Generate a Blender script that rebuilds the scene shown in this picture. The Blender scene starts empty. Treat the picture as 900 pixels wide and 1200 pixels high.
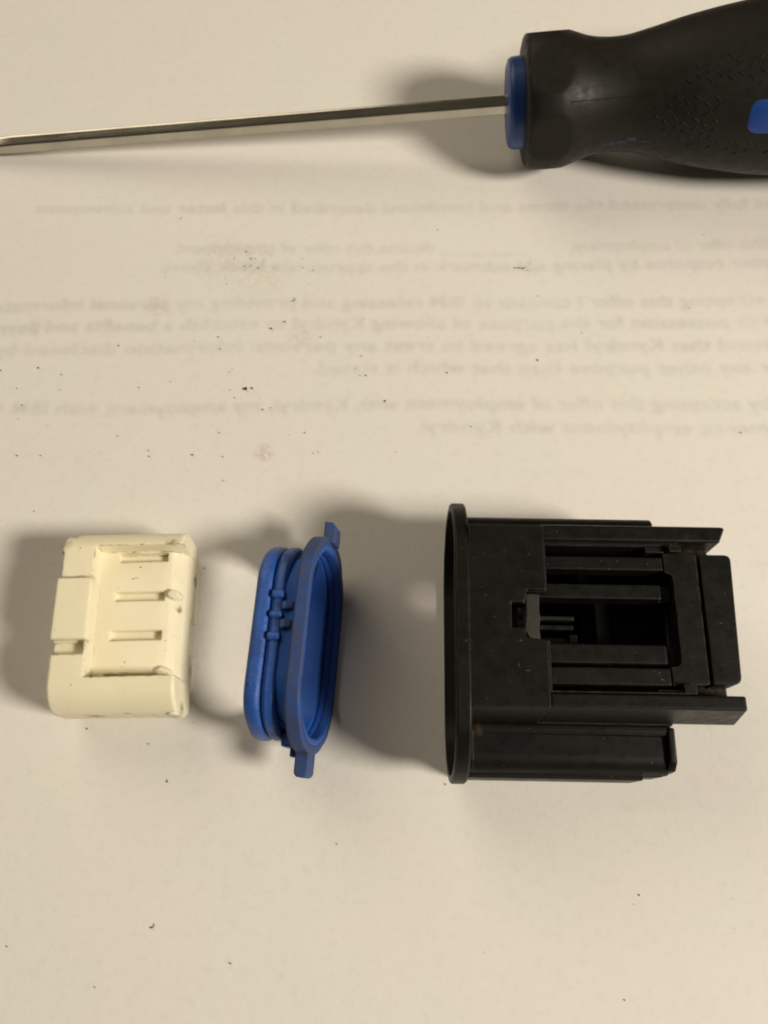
import bpy, bmesh, math, random
import numpy as np
from mathutils import Vector, Matrix, noise
random.seed(7)
S = 0.00075                     # one drawing unit is 0.75 mm
R = math.radians
SC = bpy.context.scene
COL = SC.collection

# ------------------------------------------------------------------ camera
TH = 21.0
D = 165.0
cd = bpy.data.cameras.new('camera')
cam = bpy.data.objects.new('camera', cd)
COL.objects.link(cam)
cd.sensor_fit = 'VERTICAL'
cd.sensor_height = 24.0
cd.lens = 24.0 * 971.0 / 1200.0
cd.clip_start = 0.005
cd.clip_end = 50.0
cam.location = (0, -D * math.sin(R(TH)) * S, D * math.cos(R(TH)) * S)
cam.rotation_euler = (R(TH), 0, 0)
SC.camera = cam

# ------------------------------------------------------------------ light
world = bpy.data.worlds.new('World')
SC.world = world
world.use_nodes = True
bg = world.node_tree.nodes['Background']
bg.inputs['Color'].default_value = (1.0, 0.84, 0.60, 1)
bg.inputs['Strength'].default_value = 0.075


def lamp(name, loc, aim, watts, size, color):
    ld = bpy.data.lights.new(name, 'AREA')
    ld.shape = 'DISK'
    ld.size = size
    ld.energy = watts
    ld.color = color
    o = bpy.data.objects.new(name, ld)
    COL.objects.link(o)
    o.location = Vector(loc)
    o.rotation_euler = (-Vector(aim)).to_track_quat('Z', 'Y').to_euler()
    return o


# a lamp close by on the right, and the soft glow of the room from behind on the left
lamp('desk_lamp', (0.4425, -0.188, 0.4125), (-0.85, 0.48, -0.15), 5.2, 0.16, (0.97, 0.875, 0.735))
lamp('room_glow', (-0.42, 0.55, 0.55), (0.5, -0.5, -0.75), 3.0, 0.7, (1.0, 0.87, 0.67))

SC.view_settings.view_transform = 'Standard'
SC.view_settings.look = 'None'
SC.view_settings.exposure = 0.0
SC.view_settings.gamma = 1.0
SC.cycles.max_bounces = 6
SC.cycles.filter_width = 2.0


# ------------------------------------------------------------------ materials
def new_mat(name):
    m = bpy.data.materials.new(name)
    m.use_nodes = True
    nt = m.node_tree
    return m, nt, nt.nodes['Principled BSDF']


def tex_coord(nt, scale=1.0):
    tc = nt.nodes.new('ShaderNodeTexCoord')
    mp = nt.nodes.new('ShaderNodeMapping')
    k = scale / S
    mp.inputs['Scale'].default_value = (k, k, k)
    nt.links.new(tc.outputs['Object'], mp.inputs['Vector'])
    return mp.outputs['Vector']


def noise_node(nt, vec, scale, detail=4.0, rough=0.6):
    n = nt.nodes.new('ShaderNodeTexNoise')
    n.inputs['Scale'].default_value = scale
    n.inputs['Detail'].default_value = detail
    n.inputs['Roughness'].default_value = rough
    nt.links.new(vec, n.inputs['Vector'])
    return n.outputs['Fac']


def ramp(nt, fac, a, b, va=0.0, vb=1.0):
    r = nt.nodes.new('ShaderNodeMapRange')
    r.inputs['From Min'].default_value = a
    r.inputs['From Max'].default_value = b
    r.inputs['To Min'].default_value = va
    r.inputs['To Max'].default_value = vb
    nt.links.new(fac, r.inputs['Value'])
    return r.outputs['Result']


def mix(nt, fac, a, b):
    m = nt.nodes.new('ShaderNodeMix')
    m.data_type = 'RGBA'
    for sock, v in (('A', a), ('B', b)):
        s = [i for i in m.inputs if i.name == sock and i.type == 'RGBA'][0]
        if isinstance(v, tuple):
            s.default_value = (*v, 1)
        else:
            nt.links.new(v, s)
    f = [i for i in m.inputs if i.name == 'Factor' and i.type == 'VALUE'][0]
    if isinstance(fac, (int, float)):
        f.default_value = fac
    else:
        nt.links.new(fac, f)
    return [o for o in m.outputs if o.type == 'RGBA'][0]


def math_node(nt, op, a, b):
    m = nt.nodes.new('ShaderNodeMath')
    m.operation = op
    for i, v in enumerate((a, b)):
        if isinstance(v, (int, float)):
            m.inputs[i].default_value = v
        else:
            nt.links.new(v, m.inputs[i])
    return m.outputs[0]


def sphere_mask(nt, vec, centre, radius):
    d = nt.nodes.new('ShaderNodeVectorMath')
    d.operation = 'DISTANCE'
    nt.links.new(vec, d.inputs[0])
    d.inputs[1].default_value = centre
    return ramp(nt, d.outputs['Value'], radius * 0.4, radius, 1.0, 0.0)


def plastic(name, col, col2, rough, bev=0.35, dust=None, dust_lo=0.6, dust_hi=0.8, spec=0.5,
            bump=0.15, bump_scale=3.0, spots=(), spot_col=(0.1, 0.07, 0.03), specks=None, sss=0.0, edge=None, edge_lo=0.35, edge_hi=0.7, clean=None):
    m, nt, b = new_mat(name)
    v = tex_coord(nt)
    c = mix(nt, ramp(nt, noise_node(nt, v, 0.16), 0.3, 0.7), col, col2)
    if dust:
        c = mix(nt, ramp(nt, noise_node(nt, v, 0.35, 8.0, 0.75), dust_lo, dust_hi), c, dust)
    if spots:
        tot = None
        for ce, ra in spots:
            s = sphere_mask(nt, v, ce, ra)
            tot = s if tot is None else math_node(nt, 'MAXIMUM', tot, s)
        n = ramp(nt, noise_node(nt, v, 0.8, 6.0, 0.7), 0.38, 0.62)
        c = mix(nt, math_node(nt, 'MULTIPLY', tot, n), c, spot_col)
    if specks:
        n = ramp(nt, noise_node(nt, v, specks[1], 3.0, 0.5), specks[2], specks[2] + 0.03)
        c = mix(nt, n, c, specks[0])
    bv = nt.nodes.new('ShaderNodeBevel')
    bv.samples = 8
    bv.inputs['Radius'].default_value = bev * S
    if edge:
        ge = nt.nodes.new('ShaderNodeNewGeometry')
        dt = nt.nodes.new('ShaderNodeVectorMath')
        dt.operation = 'DOT_PRODUCT'
        nt.links.new(ge.outputs['Normal'], dt.inputs[0])
        nt.links.new(bv.outputs['Normal'], dt.inputs[1])
        em = ramp(nt, dt.outputs['Value'], 0.995, 0.90)
        em = math_node(nt, 'MULTIPLY', em, ramp(nt, noise_node(nt, v, 0.55, 5.0, 0.7), edge_lo, edge_hi))
        if clean:
            em = math_node(nt, 'MULTIPLY', em, math_node(nt, 'SUBTRACT', 1.0, sphere_mask(nt, v, *clean)))
        c = mix(nt, em, c, edge)
    nt.links.new(c, b.inputs['Base Color'])
    rr = ramp(nt, noise_node(nt, v, 0.5, 6.0), 0.3, 0.7, rough - 0.08, rough + 0.12)
    nt.links.new(rr, b.inputs['Roughness'])
    b.inputs['Specular IOR Level'].default_value = spec
    if sss:
        b.inputs['Subsurface Weight'].default_value = sss
        b.inputs['Subsurface Radius'].default_value = (1.0, 0.85, 0.5)
        b.inputs['Subsurface Scale'].default_value = 2.2 * S
    bp = nt.nodes.new('ShaderNodeBump')
    bp.inputs['Strength'].default_value = bump
    bp.inputs['Distance'].default_value = 0.15 * S
    nt.links.new(noise_node(nt, v, bump_scale, 5.0), bp.inputs['Height'])
    nt.links.new(bv.outputs['Normal'], bp.inputs['Normal'])
    nt.links.new(bp.outputs['Normal'], b.inputs['Normal'])
    return m


M_BLACK = plastic('black_nylon', (0.0040, 0.0040, 0.0032), (0.0062, 0.0060, 0.0047), 0.44, 0.30,
                  dust=(0.020, 0.018, 0.014), dust_lo=0.60, dust_hi=0.88, spec=0.20,
                  spots=(((38.5, -10.8, 21), 4.6), ((38, 13.2, 21), 5.2), ((3.8, -15.5, 12), 1.3), ((14.6, -8.8, 24), 1.2)),
                  spot_col=(0.055, 0.038, 0.018), specks=((0.085, 0.08, 0.068), 1.5, 0.715), edge=(0.065, 0.060, 0.050), edge_lo=0.36, edge_hi=0.72)  # pale edges: scuff wear, lightened further to paint in sheen
nt = M_BLACK.node_tree
b = nt.nodes['Principled BSDF']
src = b.inputs['Base Color'].links[0].from_socket
v = tex_coord(nt)
sm = nt.nodes.new('ShaderNodeMapping')
sm.inputs['Rotation'].default_value = (0.3, 0.2, 0.35)
sm.inputs['Scale'].default_value = (0.10, 1.9, 1.9)
nt.links.new(v, sm.inputs['Vector'])
sf = math_node(nt, 'MULTIPLY', ramp(nt, noise_node(nt, sm.outputs['Vector'], 1.0, 4.0, 0.6), 0.60, 0.74), ramp(nt, noise_node(nt, v, 0.14, 2.0), 0.42, 0.62, 0.0, 0.4))
nt.links.new(mix(nt, sf, src, (0.022, 0.0205, 0.017)), b.inputs['Base Color'])
M_BROKEN = plastic('scuffed_nylon', (0.016, 0.015, 0.012), (0.028, 0.026, 0.021), 0.75, 0.2,
                   dust=(0.05, 0.046, 0.038), bump=0.8, bump_scale=1.4)
M_PIN = plastic('dull_terminal', (0.010, 0.0095, 0.008), (0.022, 0.020, 0.017), 0.35, 0.1, bump=0.1)
M_WHITE = plastic('cream_nylon', (0.85, 0.795, 0.605), (0.82, 0.76, 0.555), 0.42, 0.55, spec=0.4,
                  dust=(0.66, 0.60, 0.43), dust_lo=0.58, dust_hi=0.95, bump=0.15,
                  spots=(((-10.4, 12.6, 13), 2.0), ((-9.6, 15, 12), 1.8), ((9.8, -15.5, 8), 2.0), ((10.8, 0, 3), 1.6),
                         ((8.6, 12.9, 14.5), 1.6), ((9.4, 2.2, 9), 1.0), ((10.6, -8, 3), 1.8), ((10.6, 9, 3), 1.8), ((1.9, -15.2, 10), 1.5), ((5.8, -15.6, 9), 1.2), ((-4, -15.8, 8), 2.2), ((-10.8, -6.8, 13), 1.3)),
                  spot_col=(0.16, 0.11, 0.06), specks=((0.16, 0.12, 0.06), 1.0, 0.725), sss=0.35,
                  edge=(0.13, 0.090, 0.048), edge_lo=0.48, edge_hi=0.66, clean=((1.5, 1.0, 10.0), 13.0))
M_BLUE = plastic('blue_rubber', (0.022, 0.105, 0.45), (0.015, 0.070, 0.31), 0.40, 0.5,
                dust=(0.022, 0.045, 0.13), dust_lo=0.50, dust_hi=0.74, spec=0.5, bump=0.8, bump_scale=2.0,
                 specks=((0.015, 0.015, 0.03), 0.8, 0.70))
M_BLUE_IN = plastic('blue_rubber_inside', (0.024, 0.115, 0.48), (0.020, 0.095, 0.40), 0.50, 0.5,
                    spec=0.35, bump=0.1, bump_scale=2.0)
M_BLUE_DUST = plastic('dusty_blue_rubber', (0.034, 0.068, 0.20), (0.024, 0.072, 0.27), 0.6, 0.5,
                      dust=(0.050, 0.060, 0.100), dust_lo=0.40, dust_hi=0.68, spec=0.35, bump=0.3, bump_scale=2.0)
M_COLLAR = plastic('blue_hard_plastic', (0.010, 0.055, 0.26), (0.010, 0.050, 0.23), 0.38, 0.4, spec=0.45, bump=0.05)
M_GRIP = plastic('black_grip_rubber', (0.0090, 0.0080, 0.0062), (0.012, 0.0105, 0.008), 0.50, 0.25, spec=0.22,
                 dust=(0.024, 0.021, 0.016), dust_lo=0.62, dust_hi=0.9, bump=0.25, bump_scale=2.5)

M_MARK = plastic('dull_blue_mark', (0.014, 0.022, 0.060), (0.022, 0.034, 0.085), 0.5, 0.3, dust=(0.012, 0.012, 0.012), dust_lo=0.4, dust_hi=0.7, spec=0.3)

M_STEEL, nt, b = new_mat('chromed_steel')
v = tex_coord(nt)
b.inputs['Metallic'].default_value = 1.0
nt.links.new(mix(nt, ramp(nt, noise_node(nt, v, 0.12, 6.0), 0.35, 0.7), (0.44, 0.42, 0.36), (0.54, 0.52, 0.45)), b.inputs['Base Color'])
vs = nt.nodes.new('ShaderNodeMapping')
vs.inputs['Scale'].default_value = (0.06, 2.2, 2.2)
nt.links.new(v, vs.inputs['Vector'])
nt.links.new(ramp(nt, noise_node(nt, vs.outputs['Vector'], 1.0, 5.0), 0.3, 0.7, 0.12, 0.22), b.inputs['Roughness'])
bv = nt.nodes.new('ShaderNodeBevel')
bv.inputs['Radius'].default_value = 0.75 * S
bv.samples = 16
nt.links.new(bv.outputs['Normal'], b.inputs['Normal'])

M_PAPER, nt, b = new_mat('white_paper')
v = tex_coord(nt)
c = mix(nt, ramp(nt, noise_node(nt, v, 0.05, 3.0), 0.3, 0.7), (0.748, 0.732, 0.695), (0.735, 0.723, 0.668))
c = mix(nt, ramp(nt, noise_node(nt, v, 0.028, 3.0), 0.42, 0.66), c, (0.755, 0.715, 0.690))
c = mix(nt, ramp(nt, noise_node(nt, v, 0.5, 6.0, 0.7), 0.50, 0.85), c, (0.68, 0.65, 0.60))
pa = nt.nodes.new('ShaderNodeAttribute')
pa.attribute_name = 'print'
pf = math_node(nt, 'MULTIPLY', pa.outputs['Fac'], ramp(nt, noise_node(nt, v, 0.035, 3.0), 0.3, 0.7, 0.13, 0.32))
c = mix(nt, pf, c, (0.22, 0.205, 0.20))
fine = ramp(nt, noise_node(nt, v, 0.9, 6.0, 0.75), 0.40, 0.66)
for (sx, sy), sr, sc, st in (((-24.6, 13.2), 2.6, (0.42, 0.27, 0.22), 0.55), ((-36, 60), 8.0, (0.50, 0.44, 0.34), 0.28), ((-27, 56), 7.0, (0.50, 0.44, 0.34), 0.25),
                             ((-60, 11), 5.0, (0.52, 0.40, 0.30), 0.12), ((-18, 41), 3.5, (0.45, 0.42, 0.38), 0.4), ((-50, 49), 4.0, (0.50, 0.38, 0.28), 0.35),
                             ((33, 59), 3.0, (0.40, 0.37, 0.33), 0.4), ((-76, 44), 3.0, (0.5, 0.46, 0.4), 0.35)):
    f_ = math_node(nt, 'MULTIPLY', math_node(nt, 'MULTIPLY', sphere_mask(nt, v, (sx, sy, 0), sr), fine), st)
    c = mix(nt, f_, c, sc)
nt.links.new(c, b.inputs['Base Color'])
b.inputs['Roughness'].default_value = 0.75
b.inputs['Specular IOR Level'].default_value = 0.25
bp = nt.nodes.new('ShaderNodeBump')
bp.inputs['Strength'].default_value = 0.35
bp.inputs['Distance'].default_value = 0.12 * S
nt.links.new(noise_node(nt, v, 1.1, 6.0, 0.65), bp.inputs['Height'])
nt.links.new(bp.outputs['Normal'], b.inputs['Normal'])

M_DIRT, nt, b = new_mat('dark_grit')
b.inputs['Base Color'].default_value = (0.05, 0.038, 0.025, 1)
b.inputs['Roughness'].default_value = 0.9
M_CRUMB, nt, b = new_mat('black_grit')
b.inputs['Base Color'].default_value = (0.010, 0.009, 0.008, 1)
b.inputs['Roughness'].default_value = 0.7
M_TABLE, nt, b = new_mat('table_wood')
b.inputs['Base Color'].default_value = (0.16, 0.09, 0.045, 1)
b.inputs['Roughness'].default_value = 0.5


# ------------------------------------------------------------------ mesh helpers
def empty(name, loc, rot=(0, 0, 0), label=None, cat=None, group=None):
    o = bpy.data.objects.new(name, None)
    COL.objects.link(o)
    o.empty_display_size = 0.005
    o.location = Vector(loc) * S
    o.rotation_euler = rot
    tag(o, label, cat, group)
    return o


def tag(o, label=None, cat=None, group=None, kind=None):
    for k, val in (('label', label), ('category', cat), ('group', group), ('kind', kind)):
        if val:
            o[k] = val
    return o


def finish(bm, name, mat, parent=None, sharp=14.0):
    bmesh.ops.recalc_face_normals(bm, faces=bm.faces)
    me = bpy.data.meshes.new(name)
    bm.to_mesh(me)
    bm.free()
    return link(me, name, mat, parent, sharp)


def link(me, name, mat, parent=None, sharp=14.0, scale=True):
    if scale:
        me.transform(Matrix.Scale(S, 4))
    me.name = name
    me.materials.clear()
    me.materials.append(mat)
    me.shade_smooth()
    me.set_sharp_from_angle(angle=R(sharp))
    o = bpy.data.objects.new(name, me)
    COL.objects.link(o)
    if parent:
        o.parent = parent
    return o


def bm_prism(poly, a, b_, axis='z', bev=0.0, seg=2):
    """polygon (p,q) extruded from a to b_ along the axis: z -> (x,y), x -> (y,z), y -> (x,z)"""
    bm = bmesh.new()

    def co(p, q, w):
        return {'z': (p, q, w), 'x': (w, p, q), 'y': (p, w, q)}[axis]
    lo = [bm.verts.new(co(p, q, a)) for p, q in poly]
    hi = [bm.verts.new(co(p, q, b_)) for p, q in poly]
    n = len(poly)
    bm.faces.new(lo[::-1])
    bm.faces.new(hi)
    for i in range(n):
        j = (i + 1) % n
        bm.faces.new((lo[i], lo[j], hi[j], hi[i]))
    bmesh.ops.recalc_face_normals(bm, faces=bm.faces)
    if bev > 0:
        es = [e for e in bm.edges if len(e.link_faces) == 2 and e.calc_face_angle() > R(40)]
        bmesh.ops.bevel(bm, geom=es, offset=bev, segments=seg, profile=0.5, affect='EDGES', clamp_overlap=True)
    return bm


def bm_box(x0, x1, y0, y1, z0, z1, bev=0.0, seg=2):
    return bm_prism([(x0, y0), (x1, y0), (x1, y1), (x0, y1)], z0, z1, 'z', bev, seg)


def prism(name, poly, a, b_, mat, parent, axis='z', bev=0.0, seg=2):
    return finish(bm_prism(poly, a, b_, axis, bev, seg), name, mat, parent)


def box(name, x0, x1, y0, y1, z0, z1, mat, parent, bev=0.2, seg=2):
    return finish(bm_box(x0, x1, y0, y1, z0, z1, bev, seg), name, mat, parent)


def rrect(hy, hz, r, n=12, cy=0.0, cz=0.0):
    """rounded rectangle as a loop of (y,z)"""
    r = min(r, hy - 1e-4, hz - 1e-4)
    pts = []
    for k, (sy, sz) in enumerate(((1, 1), (-1, 1), (-1, -1), (1, -1))):
        for i in range(n + 1):
            a = R(90 * k + 90 * i / n)
            pts.append((cy + sy * (hy - r) + r * math.cos(a), cz + sz * (hz - r) + r * math.sin(a)))
    return pts


def loft(loops, closed=True):
    """loops: list of lists of 3d points of the same length; closed joins last to first, else caps"""
    bm = bmesh.new()
    vs = [[bm.verts.new(p) for p in lp] for lp in loops]
    n = len(loops[0])
    m = len(loops)
    for i in range(m if closed else m - 1):
        a, b_ = vs[i], vs[(i + 1) % m]
        for j in range(n):
            k = (j + 1) % n
            bm.faces.new((a[j], a[k], b_[k], b_[j]))
    if not closed:
        bm.faces.new(vs[0][::-1])
        bm.faces.new(vs[-1])
    return bm


def carve(bm, cutters, name):
    """boolean difference of bm with every cutter bm; returns the resulting mesh"""
    tmp = []

    def mk(b_, nm):
        bmesh.ops.recalc_face_normals(b_, faces=b_.faces)
        me = bpy.data.meshes.new(nm)
        b_.to_mesh(me)
        b_.free()
        o = bpy.data.objects.new(nm, me)
        COL.objects.link(o)
        tmp.append(o)
        return o
    base = mk(bm, 'carve_base')
    for c in cutters:
        o = mk(c, 'carve_tool')
        md = base.modifiers.new('cut', 'BOOLEAN')
        md.operation = 'DIFFERENCE'
        md.solver = 'EXACT'
        md.object = o
    dg = bpy.context.evaluated_depsgraph_get()
    dg.update()
    me = bpy.data.meshes.new_from_object(base.evaluated_get(dg))
    old = [o.data for o in tmp]
    for o in tmp:
        bpy.data.objects.remove(o)
    for d in old:
        bpy.data.meshes.remove(d)
    return me


def bm_join(bms):
    out_ = bmesh.new()
    for b_ in bms:
        me = bpy.data.meshes.new('join')
        b_.to_mesh(me)
        b_.free()
        out_.from_mesh(me)
        bpy.data.meshes.remove(me)
    return out_


def at(u, v, z=0.0):
    """point of the plane at height z that lies behind a measured point of the photograph"""
    th = R(TH)
    d = Vector(((u - 450) / 971.0, -(v - 600) / 971.0 * math.cos(th) + math.sin(th),
                -(v - 600) / 971.0 * math.sin(th) - math.cos(th)))
    c_ = Vector((0, -D * math.sin(th), D * math.cos(th)))
    return c_ + d * ((z - c_.z) / d.z)


# ------------------------------------------------------------------ the surface: table and paper
tb = box('tabletop', -420, 420, -330, 420, -30, -0.35, M_TABLE, None, 2.0)
tb['kind'] = 'structure'

# the writing on the back of the sheet, seen mirrored through it
LINES = [
    ('I have read and fully understand the terms and conditions described in this letter and subsequent', 75.7, -81),
    ('_______ accept this offer of employment        _________ decline this offer of employment', 64.3, -47),
    ('Please indicate your response by placing a checkmark in the appropriate blank above.', 59.2, -51),
    ('I understand by accepting this offer I consent to IBM releasing and providing my personal information needed', 49.4, -106),
    ('personnel files in its possession for the purpose of allowing Kyndryl to establish a benefits and payroll record', 43.9, -104),
    ('for me. I understand that Kyndryl has agreed to treat any personal information disclosed by IBM as', 38.2, -100),
    ('and not use it for any other purpose than that which is stated.', 32.6, -15),
    ('I understand that by accepting this offer of employment with Kyndryl, my employment with IBM Corporation', 23.9, -105),
    ('ends when I commence employment with Kyndryl.', 18.3, 6.5),
    ('Signature', -24.5, 73),
]
XS = 117.0
PX = 0.16                                    # raster step of the print
GX0, GX1, GY0, GY1 = -144.0, 144.0, -30.0, 82.0
W_, H_ = int((GX1 - GX0) / PX), int((GY1 - GY0) / PX)
ink = np.zeros((H_, W_), np.float32)


def fill_tri(a, b_, c_):
    x0 = max(int((min(a[0], b_[0], c_[0]) - GX0) / PX), 0)
    x1 = min(int((max(a[0], b_[0], c_[0]) - GX0) / PX) + 2, W_)
    y0 = max(int((min(a[1], b_[1], c_[1]) - GY0) / PX), 0)
    y1 = min(int((max(a[1], b_[1], c_[1]) - GY0) / PX) + 2, H_)
    if x1 <= x0 or y1 <= y0:
        return
    xx, yy_ = np.meshgrid(GX0 + (np.arange(x0, x1) + 0.5) * PX, GY0 + (np.arange(y0, y1) + 0.5) * PX)
    e0 = (b_[0] - a[0]) * (yy_ - a[1]) - (b_[1] - a[1]) * (xx - a[0])
    e1 = (c_[0] - b_[0]) * (yy_ - b_[1]) - (c_[1] - b_[1]) * (xx - b_[0])
    e2 = (a[0] - c_[0]) * (yy_ - c_[1]) - (a[1] - c_[1]) * (xx - c_[0])
    ins = ((e0 >= 0) & (e1 >= 0) & (e2 >= 0)) | ((e0 <= 0) & (e1 <= 0) & (e2 <= 0))
    ink[y0:y1, x0:x1][ins] = 1.0


for txt, yy, xe in LINES:
    cu = bpy.data.curves.new('line', 'FONT')
    cu.body = txt
    cu.size = 4.6
    cu.resolution_u = 2
    cu.offset = 0.05
    to = bpy.data.objects.new('line', cu)
    COL.objects.link(to)
    bpy.context.view_layer.update()
    me = bpy.data.meshes.new_from_object(to.evaluated_get(bpy.context.evaluated_depsgraph_get()))
    xs_ = [p.co.x for p in me.vertices]
    x0, x1 = min(xs_), max(xs_)
    k = (XS - xe) / (x1 - x0)
    me.calc_loop_triangles()
    pts = [(XS - (p.co.x - x0) * k, yy - 1.3 + p.co.y) for p in me.vertices]
    pts = [(x_, y_ + 0.009 * x_ + 0.30 * math.sin(x_ * 0.045 + yy * 0.06) + 0.12 * math.sin(x_ * 0.16)) for x_, y_ in pts]
    for t_ in me.loop_triangles:
        fill_tri(*[pts[i] for i in t_.vertices])
    bpy.data.meshes.remove(me)
    bpy.data.objects.remove(to)
    bpy.data.curves.remove(cu)
ink[int((-10.9 - GY0) / PX):int((-10.5 - GY0) / PX), int((71 - GX0) / PX):int((132 - GX0) / PX)] = 1.0   # a ruled line
ker = np.exp(-0.5 * (np.arange(-8, 9) * PX / 0.42) ** 2)
ker /= ker.sum()
ink = np.apply_along_axis(lambda r_: np.convolve(r_, ker, 'same'), 1, ink)
ink = np.apply_along_axis(lambda r_: np.convolve(r_, ker, 'same'), 0, ink)

xs = np.arange(GX0, GX1 + 0.01, 0.36)
ys = np.concatenate([np.arange(-150, GY0 - 1, 4.0), np.arange(GY0, -18, 0.36), np.arange(-17.6, 13, 0.6), np.arange(13.2, GY1, 0.36), np.arange(GY1 + 1, 223, 4.0)])
gx, gy = np.meshgrid(xs, ys)
gz = np.empty_like(gx)
for j in range(gx.shape[0]):
    for i in range(0, gx.shape[1], 8):
        gz[j, i:i + 8] = 0.14 * noise.noise(Vector((gx[j, i] * 0.02, gy[j, i] * 0.02, 3.1))) - 0.16
for _ in range(3):
    gz[:, 8:-8] = (gz[:, :-16] + gz[:, 4:-12] + gz[:, 8:-8] + gz[:, 12:-4] + gz[:, 16:]) / 5
for x0_, y0_, x1_, y1_, hh in ((70, 52, 120, 44, 0.06), (-120, 70, -40, 66, 0.05), (-20, -60, 60, -40, 0.04), (20, 110, -60, 124, 0.05)):   # soft creases
    dx, dy = x1_ - x0_, y1_ - y0_
    ll = math.hypot(dx, dy)
    tt = ((gx - x0_) * dx + (gy - y0_) * dy) / ll
    dd = ((gx - x0_) * dy - (gy - y0_) * dx) / ll
    gz += hh * np.exp(-(dd / 0.8) ** 2) * np.clip(np.minimum(tt, ll - tt) / 15.0, 0, 1)
ny, nx = gx.shape
idx = np.arange(ny * nx).reshape(ny, nx)
quads = np.stack([idx[:-1, :-1], idx[:-1, 1:], idx[1:, 1:], idx[1:, :-1]], -1).reshape(-1, 4)
me = bpy.data.meshes.new('paper_sheet')
me.vertices.add(ny * nx)
me.vertices.foreach_set('co', np.stack([gx, gy, gz], -1).astype(np.float32).ravel() * S)
me.loops.add(quads.size)
me.loops.foreach_set('vertex_index', quads.ravel().astype(np.int32))
me.polygons.add(len(quads))
me.polygons.foreach_set('loop_start', (np.arange(len(quads)) * 4).astype(np.int32))
me.update(calc_edges=True)
jx = np.clip(((gx - GX0) / PX).astype(int), 0, W_ - 1)
jy = ((gy - GY0) / PX).astype(int)
val = np.where((jy >= 0) & (jy < H_), ink[np.clip(jy, 0, H_ - 1), jx], 0.0)
at_ = me.attributes.new('print', 'FLOAT', 'POINT')
at_.data.foreach_set('value', val.astype(np.float32).ravel())
paper = link(me, 'paper_sheet', M_PAPER, None, 60, False)
tag(paper, 'white sheet of paper lying flat under everything, mirrored print faintly showing through', 'paper')


# grit lying on the paper
def grain(cx, cy, r, flat=0.5):
    g = bmesh.new()
    bmesh.ops.create_icosphere(g, subdivisions=1, radius=1.0)
    ang = random.uniform(0, 6.28)
    sx = random.uniform(0.8, 1.5)
    for p in g.verts:
        q = p.co * random.uniform(0.8, 1.15)
        x, y = q.x * r * sx, q.y * r
        p.co = (cx + x * math.cos(ang) - y * math.sin(ang), cy + x * math.sin(ang) + y * math.cos(ang), max(0.0, (q.z * flat + flat * 0.7) * r))
    return g


SPECKS = [(212, 256, 1.6), (194, 325, 1.2), (266, 333, 1.3), (318, 385, 2.4), (334, 377, 2.2), (256, 395, 1.8), (258, 409, 1.8),
          (308, 480, 2.0), (317, 478, 1.3), (45, 431, 2.2), (1, 434, 2.0), (139, 405, 1.9), (20, 455, 1.4), (26, 475, 1.5), (22, 491, 1.5),
          (48, 534, 1.8), (20, 534, 2.0), (72, 439, 1.4), (70, 457, 1.3), (429, 440, 2.0), (422, 440, 1.4), (376, 395, 1.6), (275, 466, 1.5),
          (270, 457, 1.2), (138, 511, 1.4), (257, 507, 1.5), (225, 533, 1.8), (261, 535, 1.4), (367, 531, 1.6), (373, 530, 1.2), (357, 507, 1.4),
          (423, 417, 1.5), (417, 432, 1.2), (272, 433, 1.3), (269, 436, 1.3), (630, 422, 1.9), (524, 437, 1.9), (451, 470, 2.2), (552, 500, 1.6),
          (868, 507, 1.9), (513, 269, 1.4), (630, 347, 1.2), (825, 275, 1.2), (808, 361, 1.2), (682, 390, 1.2), (464, 530, 1.3), (174, 528, 1.6),
          (175, 535, 1.6), (226, 533, 1.6), (200, 447, 1.3), (163, 454, 1.5), (196, 916, 1.7), (395, 989, 1.4), (177, 1087, 1.8), (8, 1109, 1.6),
          (270, 1129, 1.6), (732, 1172, 1.5), (749, 1049, 1.4), (111, 1157, 1.4), (522, 919, 1.5), (40, 599, 1.6), (102, 854, 1.8), (240, 666, 1.6),
          (303, 314, 1.8), (294, 303, 1.6), (289, 295, 1.6), (312, 296, 1.3), (299, 303, 1.4), (367, 317, 1.4), (356, 314, 1.2), (275, 303, 1.4),
          (294, 311, 1.5), (287, 312, 1.5), (310, 304, 1.2), (345, 352, 1.2), (363, 333, 1.3), (174, 872, 1.3), (196, 914, 1.2), (262, 563, 1.2),
          (603, 314, 1.6), (608, 313, 1.5), (613, 315, 1.4), (618, 317, 1.2), (620, 690, 1.0)]
for k in range(70):
    SPECKS.append((random.gauss(300, 28), random.gauss(306, 12), random.uniform(0.5, 0.9)))
for k in range(120):
    SPECKS.append((random.gauss(260, 170), random.gauss(430, 130), random.uniform(0.45, 0.85)))
for k in range(34):
    SPECKS.append((random.uniform(0, 900), random.uniform(230, 1200), random.uniform(0.4, 0.8)))
def fibre(cx, cy, ln, ang, bend):
    g_ = bmesh.new()
    prev = None
    for i in range(7):
        q_ = (i / 6 - 0.5) * ln
        x_, y_ = q_, bend * (4 * (i / 6 - 0.5) ** 2)
        ca, sa = math.cos(ang), math.sin(ang)
        row = [g_.verts.new((cx + x_ * ca - (y_ + w_) * sa, cy + x_ * sa + (y_ + w_) * ca, h_)) for w_, h_ in ((-0.05, 0.0), (0.0, 0.12), (0.05, 0.0))]
        if prev:
            for q in range(2):
                g_.faces.new((prev[q], prev[q + 1], row[q + 1], row[q]))
        prev = row
    return g_


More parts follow.
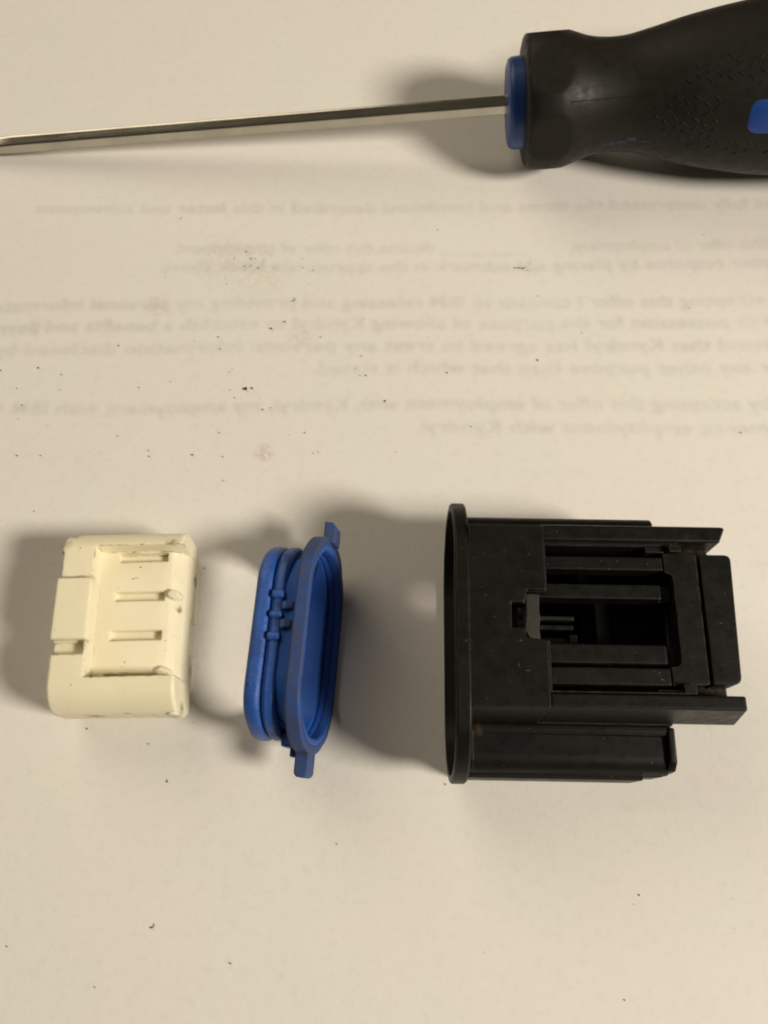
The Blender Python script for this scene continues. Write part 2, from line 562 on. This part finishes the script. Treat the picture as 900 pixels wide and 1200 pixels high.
FIB = [(610, 314, 2.4, 0.05, 0.1), (345, 352, 1.2, 0.9, 0.3), (180, 1086, 0.8, 0.9, 0.2)]
bm = bm_join([grain(*at(u_, v_).xy, r_ / 11.5) for u_, v_, r_ in SPECKS] + [fibre(*at(f_[0], f_[1]).xy, *f_[2:]) for f_ in FIB])
tag(finish(bm, 'paper_dirt', M_DIRT, None), 'fine dark grit scattered over the paper', kind='stuff')
for (u_, v_, r_), lb in (((288, 456, 4.2), 'larger of two black crumbs lying side by side on the paper'),
                         ((295.5, 455, 2.6), 'smaller of two black crumbs lying side by side on the paper')):
    c_ = at(u_, v_)
    g = grain(0, 0, r_ / 11.5, 0.7)
    o = finish(g, 'crumb', M_CRUMB, None)
    o.location = (c_.x * S, c_.y * S, 0)
    tag(o, lb, 'crumb', 'black crumbs on the paper')

# ------------------------------------------------------------------ the black connector housing
H = empty('connector_housing', (12, -28, 0), (0, 0, R(-1.0)),
          'black plastic connector housing with oval flange, slotted latch and open left end', 'connector')


def stad(x, hy, hz, r, cy, cz, n=14):
    return [(x, y, z) for y, z in rrect(hy, hz, r, n, cy, cz)]


CZ = 13.6
# oval flange, open in the middle
fl = loft([stad(-0.8, 23.4, 13.35, 12.4, -0.5, CZ), stad(-0.55, 23.65, 13.6, 12.6, -0.5, CZ), stad(1.3, 23.65, 13.6, 12.6, -0.5, CZ),
           stad(1.55, 23.45, 13.4, 12.4, -0.5, CZ), stad(1.55, 19.2, 10.4, 9.9, -0.6, 12.9), stad(1.0, 22.2, 12.2, 11.7, -0.5, CZ), stad(-0.8, 22.4, 12.4, 11.9, -0.5, CZ)])
finish(fl, 'flange', M_BLACK, H)
web = loft([stad(0.9, 22.5, 12.5, 12.0, -0.5, CZ), stad(1.5, 22.5, 12.5, 12.0, -0.5, CZ)], closed=False)
link(carve(web, [bm_box(0, 4, -18.6, 17.4, 2.8, 10.6), bm_box(0, 4, -11.2, 12.8, 5.0, 23.4)], 'flange_web'), 'flange_web', M_BLACK, H)
# body: a wide low sleeve with a taller block along its middle, hollow inside
low = loft([stad(1.45, 21.7, 5.6, 3.2, -0.6, 6.6), stad(35.6, 21.5, 5.4, 3.0, -0.6, 6.5), stad(36.3, 20.9, 4.8, 2.6, -0.6, 6.5)], closed=False)
cav = loft([stad(0.5, 18.6, 4.2, 3.0, -0.6, 6.8), stad(22.5, 18.4, 4.0, 3.0, -0.6, 6.8)], closed=False)
link(carve(low, [cav, bm_box(0.5, 34.2, -11.2, 12.8, 5.0, 16.0)], 'body_sleeve'), 'body_sleeve', M_BLACK, H)
mid = bm_prism([(-14.5, 11.0), (-13.7, 25.9), (-13.3, 26.2), (15.6, 26.2), (16.0, 25.9), (16.6, 11.0)], 1.45, 36.0, 'x')
mc = [bm_box(0.5, 34.2, -11.2, 12.8, 9.0, 23.4), bm_box(13.9, 34.2, -11.0, 12.8, 14.0, 30.0), bm_box(30.5, 40.0, -9.7, 11.7, 20.6, 30.0),
      bm_box(13.5, 40.0, -20, -11.2, 25.3, 30.0), bm_box(13.5, 40.0, 12.7, 20, 25.0, 30.0),
      bm_box(8.05, 10.35, -1.5, 2.6, 18.0, 30.0), bm_box(10.3, 15.0, -3.3, 4.5, 14.0, 30.0),
      bm_box(13.5, 40.0, -20, -13.0, 13.5, 30.0), bm_box(13.5, 40.0, 15.4, 20, 13.5, 30.0)]
link(carve(mid, mc, 'body_block'), 'body_block', M_BLACK, H)
# near side shelf: long ribs, framed panel and the foot ledge
for y0, y1, x0, z in ((-15.6, -14.4, 1.8, 12.65),):
    prism('side_rib', [(y0 - 0.9, 11.0), (y0 - 0.3, z - 0.25), (y0 + 0.3, z), (y1 - 0.3, z), (y1 + 0.3, z - 0.25), (y1 + 0.7, 11.0)], x0, 35.4, M_BLACK, H, 'x', 0.0)
prism('panel_end_frame', [(-14.4, 11.0), (-14.4, 12.6), (-20.2, 12.4), (-21.6, 11.2), (-21.6, 10.0)], 1.8, 3.2, M_BLACK, H, 'x', 0.2)
prism('panel_end_frame', [(-14.6, 9.0), (-14.6, 12.9), (-20.2, 12.8), (-21.6, 11.4), (-21.8, 9.0)], 35.2, 36.5, M_BLACK, H, 'x', 0.35)
prism('foot_ledge', [(-16, 1.0), (-22.4, 1.0), (-22.9, 1.6), (-22.9, 9.0), (-22.2, 10.0), (-16, 10.0)], 1.5, 31.6, M_BLACK, H, 'x', 0.2)
prism('corner_clip', [(-16, 2.0), (-21.9, 2.0), (-22.3, 2.6), (-22.3, 9.0), (-21.0, 10.0), (-16, 10.0)], 31.6, 35.0, M_BLACK, H, 'x', 0.25)
# far side ledge
prism('foot_ledge', [(16, 4.0), (21.4, 4.0), (21.9, 5.0), (21.9, 13.6), (21.0, 14.6), (16, 14.6)], 1.5, 35.8, M_BLACK, H, 'x', 0.4)

# raised cover plate with its broken notch
plate = [(1.5, 15.4), (13.7, 15.4), (13.6, 4.6), (10.6, 4.6), (10.3, 2.9), (9.9, 2.6), (8.1, 2.6), (8.0, -1.5), (9.8, -1.5),
         (10.4, -3.0), (12.4, -3.3), (13.5, -3.4), (13.5, -13.7), (1.5, -13.7)]
pl = bm_prism(plate, 23.4, 27.0, 'z', 0.18)
finish(pl, 'cover_plate', M_BLACK, H)
bt = bm_prism([(10.35, 4.1), (11.2, 4.3), (12.7, 4.2), (12.5, 1.6), (12.7, 0.2), (12.4, -1.2), (12.6, -3.1), (10.9, -3.1), (10.2, -1.6), (10.5, 0.6)],
              23.6, 26.2, 'z', 0.2)
for p in bt.verts:
    if p.co.z > 25:
        p.co.z += 0.5 * noise.noise(p.co * 0.9)
finish(bt, 'broken_tab', M_BROKEN, H)

# rails along both sides
rl = bm_prism([(-11.3, 26.0), (-13.5, 26.0), (-14.25, 14.4), (-14.0, 14.0), (-11.3, 14.0)], 13.6, 43.4, 'x', 0.3)
for p in rl.verts:
    if p.co.x > 40:
        p.co.x += (26.0 - p.co.z) * 0.22
finish(rl, 'side_rail', M_BLACK, H)
rl = bm_prism([(13.6, 25.6), (16.1, 25.6), (16.5, 24.8), (17.0, 14.0), (13.6, 14.0)], 13.7, 43.8, 'x', 0.3)
for p in rl.verts:
    if p.co.x > 40 and p.co.y < 15:
        p.co.x -= 0.9
finish(rl, 'side_rail', M_BLACK, H)
prism('rail_lip', [(12.6, 23.0), (13.4, 23.0), (13.4, 25.2), (12.9, 25.2)], 13.8, 33.6, M_BLACK, H, 'x', 0.12)
box('rail_step', 30.6, 33.6, 11.8, 13.4, 21.5, 25.0, M_BLACK, H, 0.15)
box('rail_step', 30.4, 34.4, -11.2, -10.4, 21.5, 25.2, M_BLACK, H, 0.15)
# web under the latch, between the rails
web = bm_prism([(34.6, -13.6), (41.4, -13.6), (42.6, -11.0), (42.6, 12.0), (41.6, 14.8), (34.6, 14.8)], 18.0, 21.2, 'z', 0.3)
finish(web, 'latch_web', M_BLACK, H)
# spring bars
box('latch_bar', 13.4, 33.2, 8.75, 11.0, 21.5, 25.0, M_BLACK, H, 0.22)
box('latch_bar', 11.0, 32.4, 3.9, 6.3, 21.5, 25.1, M_BLACK, H, 0.22)
box('latch_bar', 11.0, 32.4, -6.5, -3.5, 21.5, 25.1, M_BLACK, H, 0.22)
box('latch_bar', 13.2, 32.7, -9.8, -7.1, 21.5, 25.0, M_BLACK, H, 0.22)
box('latch_end', 32.3, 34.5, 3.8, 6.6, 20.0, 23.2, M_BLACK, H, 0.2)
box('latch_end', 32.3, 34.5, -6.6, -3.6, 20.0, 23.2, M_BLACK, H, 0.2)


def rpoly(pts, r, n=4):
    out_ = []
    m = len(pts)
    for i in range(m):
        p, q, s_ = Vector(pts[i - 1]), Vector(pts[i]), Vector(pts[(i + 1) % m])
        rad = r[i] if isinstance(r, (list, tuple)) else r
        if rad <= 0:
            out_.append(tuple(q))
            continue
        a, b_ = q + (p - q).normalized() * rad, q + (s_ - q).normalized() * rad
        for k in range(n + 1):
            t = k / n
            out_.append(tuple((1 - t) ** 2 * a + 2 * t * (1 - t) * q + t * t * b_))
    return out_


lt = rpoly([(33.4, 11.6), (33.4, 8.4), (34.6, 8.4), (34.6, -6.9), (32.9, -6.9), (32.9, -9.8), (38.5, -9.5), (38.7, 11.6)],
           [0.1, 0, 1.2, 1.2, 0, 0.1, 0.2, 0.2])
finish(bm_prism(lt, 20.6, 25.1, 'z', 0.15), 'latch_head', M_BLACK, H)
finish(bm_prism(rpoly([(39.35, 11.6), (39.15, -9.5), (43.5, -9.4), (44.4, 11.6)], [0.2, 0.2, 1.2, 1.1]), 20.6, 25.1, 'z', 0.15),
       'latch_press_pad', M_BLACK, H)
box('groove_floor', 38.4, 39.6, -9.2, 11.4, 20.8, 23.6, M_BLACK, H, 0.0)
baffle = bm_box(11.4, 12.4, -11.1, 12.7, 4.0, 23.3)  # unseen partition, added to block light through the hollow body
box('light_baffle', 11.5, 12.3, -18.2, 17.0, 2.8, 10.6, M_BLACK, H, 0.0)  # added lower piece, stops light slipping past underneath
link(carve(baffle, [bm_box(11, 13, 2.2, 5.8, 12.2, 15.6), bm_box(11, 13, 10.4, 12.4, 20.6, 22.8)], 'light_baffle'), 'light_baffle', M_BLACK, H)  # openings shaped to let small light spots reach the paper
# inside the window
box('inner_ridge', 24.0, 26.9, -3.4, 8.0, 5.5, 15.2, M_BLACK, H, 0.25)
box('inner_ridge', 27.4, 28.2, -3.4, 8.0, 5.5, 13.6, M_BLACK, H, 0.2)
box('inner_floor', 22.0, 34.4, -11.0, 12.4, 3.5, 12.6, M_BLACK, H, 0.2)
for y0, y1, x1 in ((2.9, 3.6, 20.6), (1.2, 2.0, 20.4), (-1.5, -0.2, 20.0)):
    box('terminal_finger', 12.2, x1, y0, y1, 12.6, 14.4, M_PIN, H, 0.15)
box('terminal_stop', 19.4, 20.8, -1.8, 0.2, 14.0, 15.4, M_PIN, H, 0.2)

# ------------------------------------------------------------------ the blue seal
G = empty('seal_ring', (-8.5, -28.6, 0.0), (0, 0, 0),
          'blue rubber oval seal ring with ridges and two end tabs standing on edge', 'seal')
G.rotation_mode = 'ZYX'
G.rotation_euler = (0, R(-11.0), R(-4.2))
HY, HZ = 18.8, 10.9


def ring(x, o, oz=None):
    oz = o if oz is None else oz
    return stad(x, HY + o, HZ + oz, 10.4 + max(o, oz), 0, HZ, 20)


def ring_part(name, prof, mat):
    bm_ = loft([ring(*p) for p in prof])
    if name != 'sleeve':
        for p in bm_.verts:
            p.co += 0.16 * noise.noise_vector(p.co * 0.22) + 0.05 * noise.noise_vector(p.co * 0.7)
    return finish(bm_, name, mat, G, 26)


ring_part('sleeve', [(-1.0, -2.6, -0.9), (-1.0, -0.5), (-2.4, -0.5), (-2.5, -3.4), (-4.8, -3.5), (-9.4, -3.3), (-9.8, -3.6), (-9.8, -4.9, -4.3), (-8.0, -4.5, -3.7), (-6.0, -4.05, -2.9), (-4.0, -3.55, -2.1), (-2.2, -3.05, -1.35)], M_BLUE_IN)
ring_part('flange', [(0.0, -1.5, -0.6), (0.0, -0.25), (-0.25, 0.0), (-2.3, 0.0), (-2.6, -0.3), (-2.6, -2.6, -0.9), (-0.8, -1.6, -0.4)], M_BLUE_DUST)
ring_part('inner_lip', [(-0.05, -1.3, -0.4), (0.05, -2.4, -0.62), (-0.3, -2.7, -0.8), (-1.4, -2.85, -1.1), (-1.2, -1.4, -0.4)], M_BLUE)
ring_part('seal_ridge', [(-4.9, -3.5), (-5.0, -2.5), (-5.5, -2.0), (-6.6, -1.9), (-7.2, -2.3), (-7.4, -3.6)], M_BLUE)
rp = [(-7.5, -3.6)] + [(-9.0 + 1.55 * math.copysign(abs(math.cos(R(a))) ** 0.7, math.cos(R(a))), -3.3 + 1.5 * math.sin(R(a)) ** 0.8) for a in range(10, 171, 16)] + [(-10.7, -3.6)]
ring_part('seal_ridge', rp, M_BLUE)
for y0, y1 in ((3.6, 5.0), (0.4, 1.9)):
    box('nub', -5.2, -3.0, y0, y1, 2 * HZ - 3.4, 2 * HZ - 1.2, M_BLUE_DUST, G, 0.3)
for y0, y1 in ((5.6, 7.0), (2.2, 3.4), (-1.6, -0.2)):
    box('nub', -7.3, -5.0, y0, y1, 2 * HZ - 3.6, 2 * HZ - 1.5, M_BLUE, G, 0.4)
tabp = rpoly([(-1.3, 17.6), (0.9, 17.6), (0.9, 20.8), (0.2, 21.6), (-1.3, 21.8)], [0, 0, 0.3, 0.3, 0.3])
finish(bm_prism(tabp, 9.6, 13.2, 'z', 0.3), 'end_tab', M_BLUE_DUST, G)
tabp = rpoly([(-2.6, -17.6), (-2.6, -22.0), (-2.1, -22.6), (-0.6, -22.6), (-0.1, -22.0), (-0.1, -17.6)], [0, 0.3, 0.3, 0.3, 0.3, 0])
finish(bm_prism(tabp, 8.6, 12.4, 'z', 0.3), 'end_tab', M_BLUE_DUST, G)
box('nub', -4.2, -3.0, 16.0, 18.6, 7.0, 12.0, M_BLUE, G, 0.3)
box('nub', -5.2, -3.0, -18.0, -15.4, 6.5, 13.0, M_BLUE, G, 0.5)
box('nub', -4.2, -2.9, -19.4, -17.6, 7.0, 10.5, M_BLUE, G, 0.3)

# ------------------------------------------------------------------ the cream insert
W = empty('connector_insert', (-46, -24.5, 0.0), (0, 0, R(1.5)),
          'cream white plastic connector insert with recessed face and narrow slots, dirty edges', 'connector insert')
body = loft([stad(-10.9, 15.6, 6.8, 4.6, 0, 7.3), stad(-10.5, 16.1, 7.3, 5.0, 0, 7.3), stad(10.2, 16.2, 7.3, 5.0, -0.2, 7.3),
             stad(10.6, 15.8, 6.9, 4.6, -0.2, 7.3)], closed=False)
rec = [(-4.8, 18.0), (-4.8, 10.6), (6.2, 10.5), (7.8, 10.1), (9.1, 9.2), (10.0, 7.8), (10.4, 6.0), (10.6, 3.5), (12.5, 3.5), (12.5, 18)]
cut = [bm_prism(rec, -10.6, 12.7, 'y')]
for y0, y1, x0, x1 in ((10.7, 12.3, -1.6, 7.0), (3.4, 5.1, -1.9, 6.9), (-3.7, -1.9, -2.2, 6.8), (-10.4, -9.4, -2.6, 6.4)):
    cut.append(bm_prism(rpoly([(x0, y0), (x1, y0), (x1, y1), (x0, y1)], 0.15, 2), 9.0, 12.0, 'z'))
cut.append(bm_box(-12.0, -4.79, -4.4, 7.1, 13.2, 16.0))          # seat of the latch pad
cut.append(bm_box(-12.0, -5.2, -6.7, -4.39, 12.6, 16.0))
cut.append(bm_box(-12.0, -10.3, 7.09, 11.6, -1, 16.0))
cut.append(bm_box(9.9, 12.0, -5.2, 1.4, -1, 4.6))
cut.append(bm_box(9.6, 12.0, -17.0, -11.5, -1, 2.5))
cut.append(bm_box(1.8, 2.2, -17, -15.3, 2, 9.6))
cut.append(bm_box(5.6, 5.9, -17, -15.5, 2, 9.2))
link(carve(body, cut, 'insert_body'), 'insert_body', M_WHITE, W)
finish(bm_prism(rpoly([(-11.0, -4.1), (-4.75, -4.1), (-4.75, 6.8), (-10.9, 6.8)], [0.4, 0.5, 0.9, 0.5]), 9.0, 14.9, 'z', 0.35, 3), 'latch_pad', M_WHITE, W)
for cx, cy, l in ((8.6, 4.4, 1.3), (7.6, -9.3, 1.5)):
    bm_ = bmesh.new()
    bmesh.ops.create_cone(bm_, cap_ends=True, segments=18, radius1=0.95, radius2=0.75, depth=2.6)
    for p in bm_.verts:
        p.co = (cx + p.co.x * l, cy + p.co.y, 9.9 + p.co.z)
    finish(bm_, 'peg', M_WHITE, W)
prism('end_hoop', rrect(0.9, 3.0, 0.8, 5, 9.6, 8.0), -16.6, -15.0, M_WHITE, W, 'y', 0.12)

# ------------------------------------------------------------------ the screwdriver
A0 = Vector((-90.5, 91.7, 2.5))
A1 = Vector((27.6, 92.2, 13.9))
ax = (A1 - A0).normalized()
T = empty('screwdriver', A1, (0, -math.asin(ax.z), math.atan2(ax.y, ax.x)),
          'screwdriver with steel shaft and fat black rubber grip, blue collar and inlay', 'screwdriver')
LEN = (A1 - A0).length
# hexagonal shaft, drawn out to a blade beyond the edge of the picture
loops = []
for x, ry, rz in ((-LEN - 12, 1.8, 0.45), (-LEN - 5, 1.95, 1.2), (-LEN + 1, 2.02, 1.9), (-LEN + 4, 2.05, 2.05), (6, 2.05, 2.05)):
    lp = []
    for k in range(6):
        a = R(60 * k + 20)
        lp.append((x, ry / 0.93 * math.cos(a), rz / 0.93 * math.sin(a)))
    loops.append(lp)
finish(loft(loops, closed=False), 'shaft', M_STEEL, T)


def sag(t):
    return 0.048 * max(0.0, min(t, 75) - 28)


def lathe(prof, n=48, hexlim=None):
    loops_ = []
    for t, r in prof:
        lp = []
        for k in range(n):
            a = 2 * math.pi * k / n
            rr_ = r
            if hexlim:
                ap = hexlim(t)
                aa = (a - R(140)) % R(60) - R(30)
                rr_ = min(r, ap / math.cos(aa))
            lp.append((t, rr_ * math.cos(a) - (sag(t) if hexlim else 0.0), rr_ * math.sin(a)))
        loops_.append(lp)
    return loft(loops_, closed=False)


finish(lathe([(-0.2, 7.9), (0.1, 8.9), (0.8, 9.35), (3.0, 9.5), (5.0, 9.5)]), 'collar', M_COLLAR, T)
KEY = [(3.2, 11.6), (3.5, 12.8), (4.2, 13.7), (6.0, 14.3), (8.8, 14.5), (11, 14.3), (14, 13.2), (17.7, 12.0), (22, 11.5), (26, 11.7), (31, 12.8),
       (38, 14.6), (48, 16.5), (56, 17.5), (75, 17.9), (100, 17.0), (125, 16.0), (138, 15.2), (146, 13), (149, 9), (150, 4)]


def radius(t):
    n_ = len(KEY)
    for i in range(n_ - 1):
        (a, ra), (b_, rb) = KEY[i], KEY[i + 1]
        if a <= t <= b_:
            m0 = (rb - KEY[i - 1][1]) / (b_ - KEY[i - 1][0]) if i > 0 else (rb - ra) / (b_ - a)
            m1 = (KEY[i + 2][1] - ra) / (KEY[i + 2][0] - a) if i + 2 < n_ else (rb - ra) / (b_ - a)
            h = b_ - a
            k = (t - a) / h
            return ((2 * k**3 - 3 * k**2 + 1) * ra + (k**3 - 2 * k**2 + k) * h * m0 + (3 * k**2 - 2 * k**3) * rb + (k**3 - k**2) * h * m1)
    return KEY[-1][1]


ts = sorted(set([k for k, _ in KEY] + [3.2 + 0.6 * i for i in range(104)] + [67 + 3 * i for i in range(26)]))
finish(lathe([(t, radius(t)) for t in ts if t <= 150], 144, lambda t: 13.5 if t < 30 else 30.0), 'grip', M_GRIP, T, 28)


def on_grip(t, a, h=0.0):
    r = radius(t) + h
    return Vector((t, -r * math.cos(a) - sag(t), r * math.sin(a)))


def grip_patch(name, t0, t1, a0, a1, mat, h0=-0.6, h1=0.25, rt=2.0):
    """a thick pad that follows the grip; (t, angle) rounded rectangle"""
    tc_, ac = (t0 + t1) / 2, (a0 + a1) / 2
    rm = radius(tc_)
    ht, ha = (t1 - t0) / 2, (a1 - a0) / 2 * rm
    bm_ = bmesh.new()
    rings = []
    for f, h in ((1.0, h0), (1.0, h1 - 0.15), (0.95, h1), (0.7, h1), (0.4, h1), (0.1, h1)):
        rings.append([bm_.verts.new(on_grip(tc_ + p * f, ac + q * f / rm, h)) for p, q in rrect(ht, ha, rt, 5)])
    for r0, r1 in zip(rings, rings[1:]):
        for j in range(len(r0)):
            k = (j + 1) % len(r0)
            bm_.faces.new((r0[j], r0[k], r1[k], r1[j]))
    bm_.faces.new(rings[-1])
    return finish(bm_, name, mat, T)


grip_patch('blue_patch', 47.6, 72.0, R(13), R(36), M_COLLAR, -0.6, 0.2, 2.0)  # the inlay
for t0, t1, a0, a1 in ((19.8, 22.6, -14, -9), (22.8, 25.2, -11, -7), (24.9, 27.0, -8, -2), (27.2, 30.0, -8, -5)):  # small dull blue dashes low on the waist
    grip_patch('blue_patch', t0, t1, R(a0), R(a1), M_MARK, -0.3, 0.05, 0.35)
# mould seam
bm = bmesh.new()
pv = None
for i in range(20):
    t = 12.0 + i * 0.8
    row = [bm.verts.new(on_grip(t, R(41) + da, h)) for da, h in ((-0.012, -0.05), (0.0, 0.14), (0.012, -0.05))]
    if pv:
        for j in range(2):
            bm.faces.new((pv[j], pv[j + 1], row[j + 1], row[j]))
    pv = row
finish(bm, 'mould_seam', M_GRIP, T)
# little raised ticks of the grip pattern
bms = []
for i in range(14):
    for j in range(11):
        t = 30.0 + i * 1.9 + random.uniform(-0.15, 0.15)
        a = R(-10 + j * 8.0 + (4.0 if i % 2 else 0) + random.uniform(-0.8, 0.8))
        if t < 38 and abs(a - R(28)) > R(10) + R(34) * (t - 30) / 8:
            continue
        if 43.0 < t and R(9) < a < R(40):
            continue
        if a > R(66) or a < R(-6):
            continue
        b_ = bmesh.new()
        r_ = radius(t)
        da = 0.8 / r_ * (1 if (i + j) % 2 else -1)
        q = [(t - 0.75, a - da * 0.5), (t - 0.3, a - da * 0.62), (t + 0.75, a + da * 0.5), (t + 0.3, a + da * 0.62)]
        lo_ = [b_.verts.new(on_grip(tt, aa_, -0.05)) for tt, aa_ in q]
        hi_ = [b_.verts.new(on_grip(tt * 0.8 + t * 0.2, aa_ * 0.8 + a * 0.2, 0.11)) for tt, aa_ in q]
        b_.faces.new(hi_)
        for k in range(4):
            b_.faces.new((lo_[k], lo_[(k + 1) % 4], hi_[(k + 1) % 4], hi_[k]))
        bms.append(b_)
g = finish(bm_join(bms), 'grip_pattern', M_GRIP, T)
g['kind'] = 'stuff'
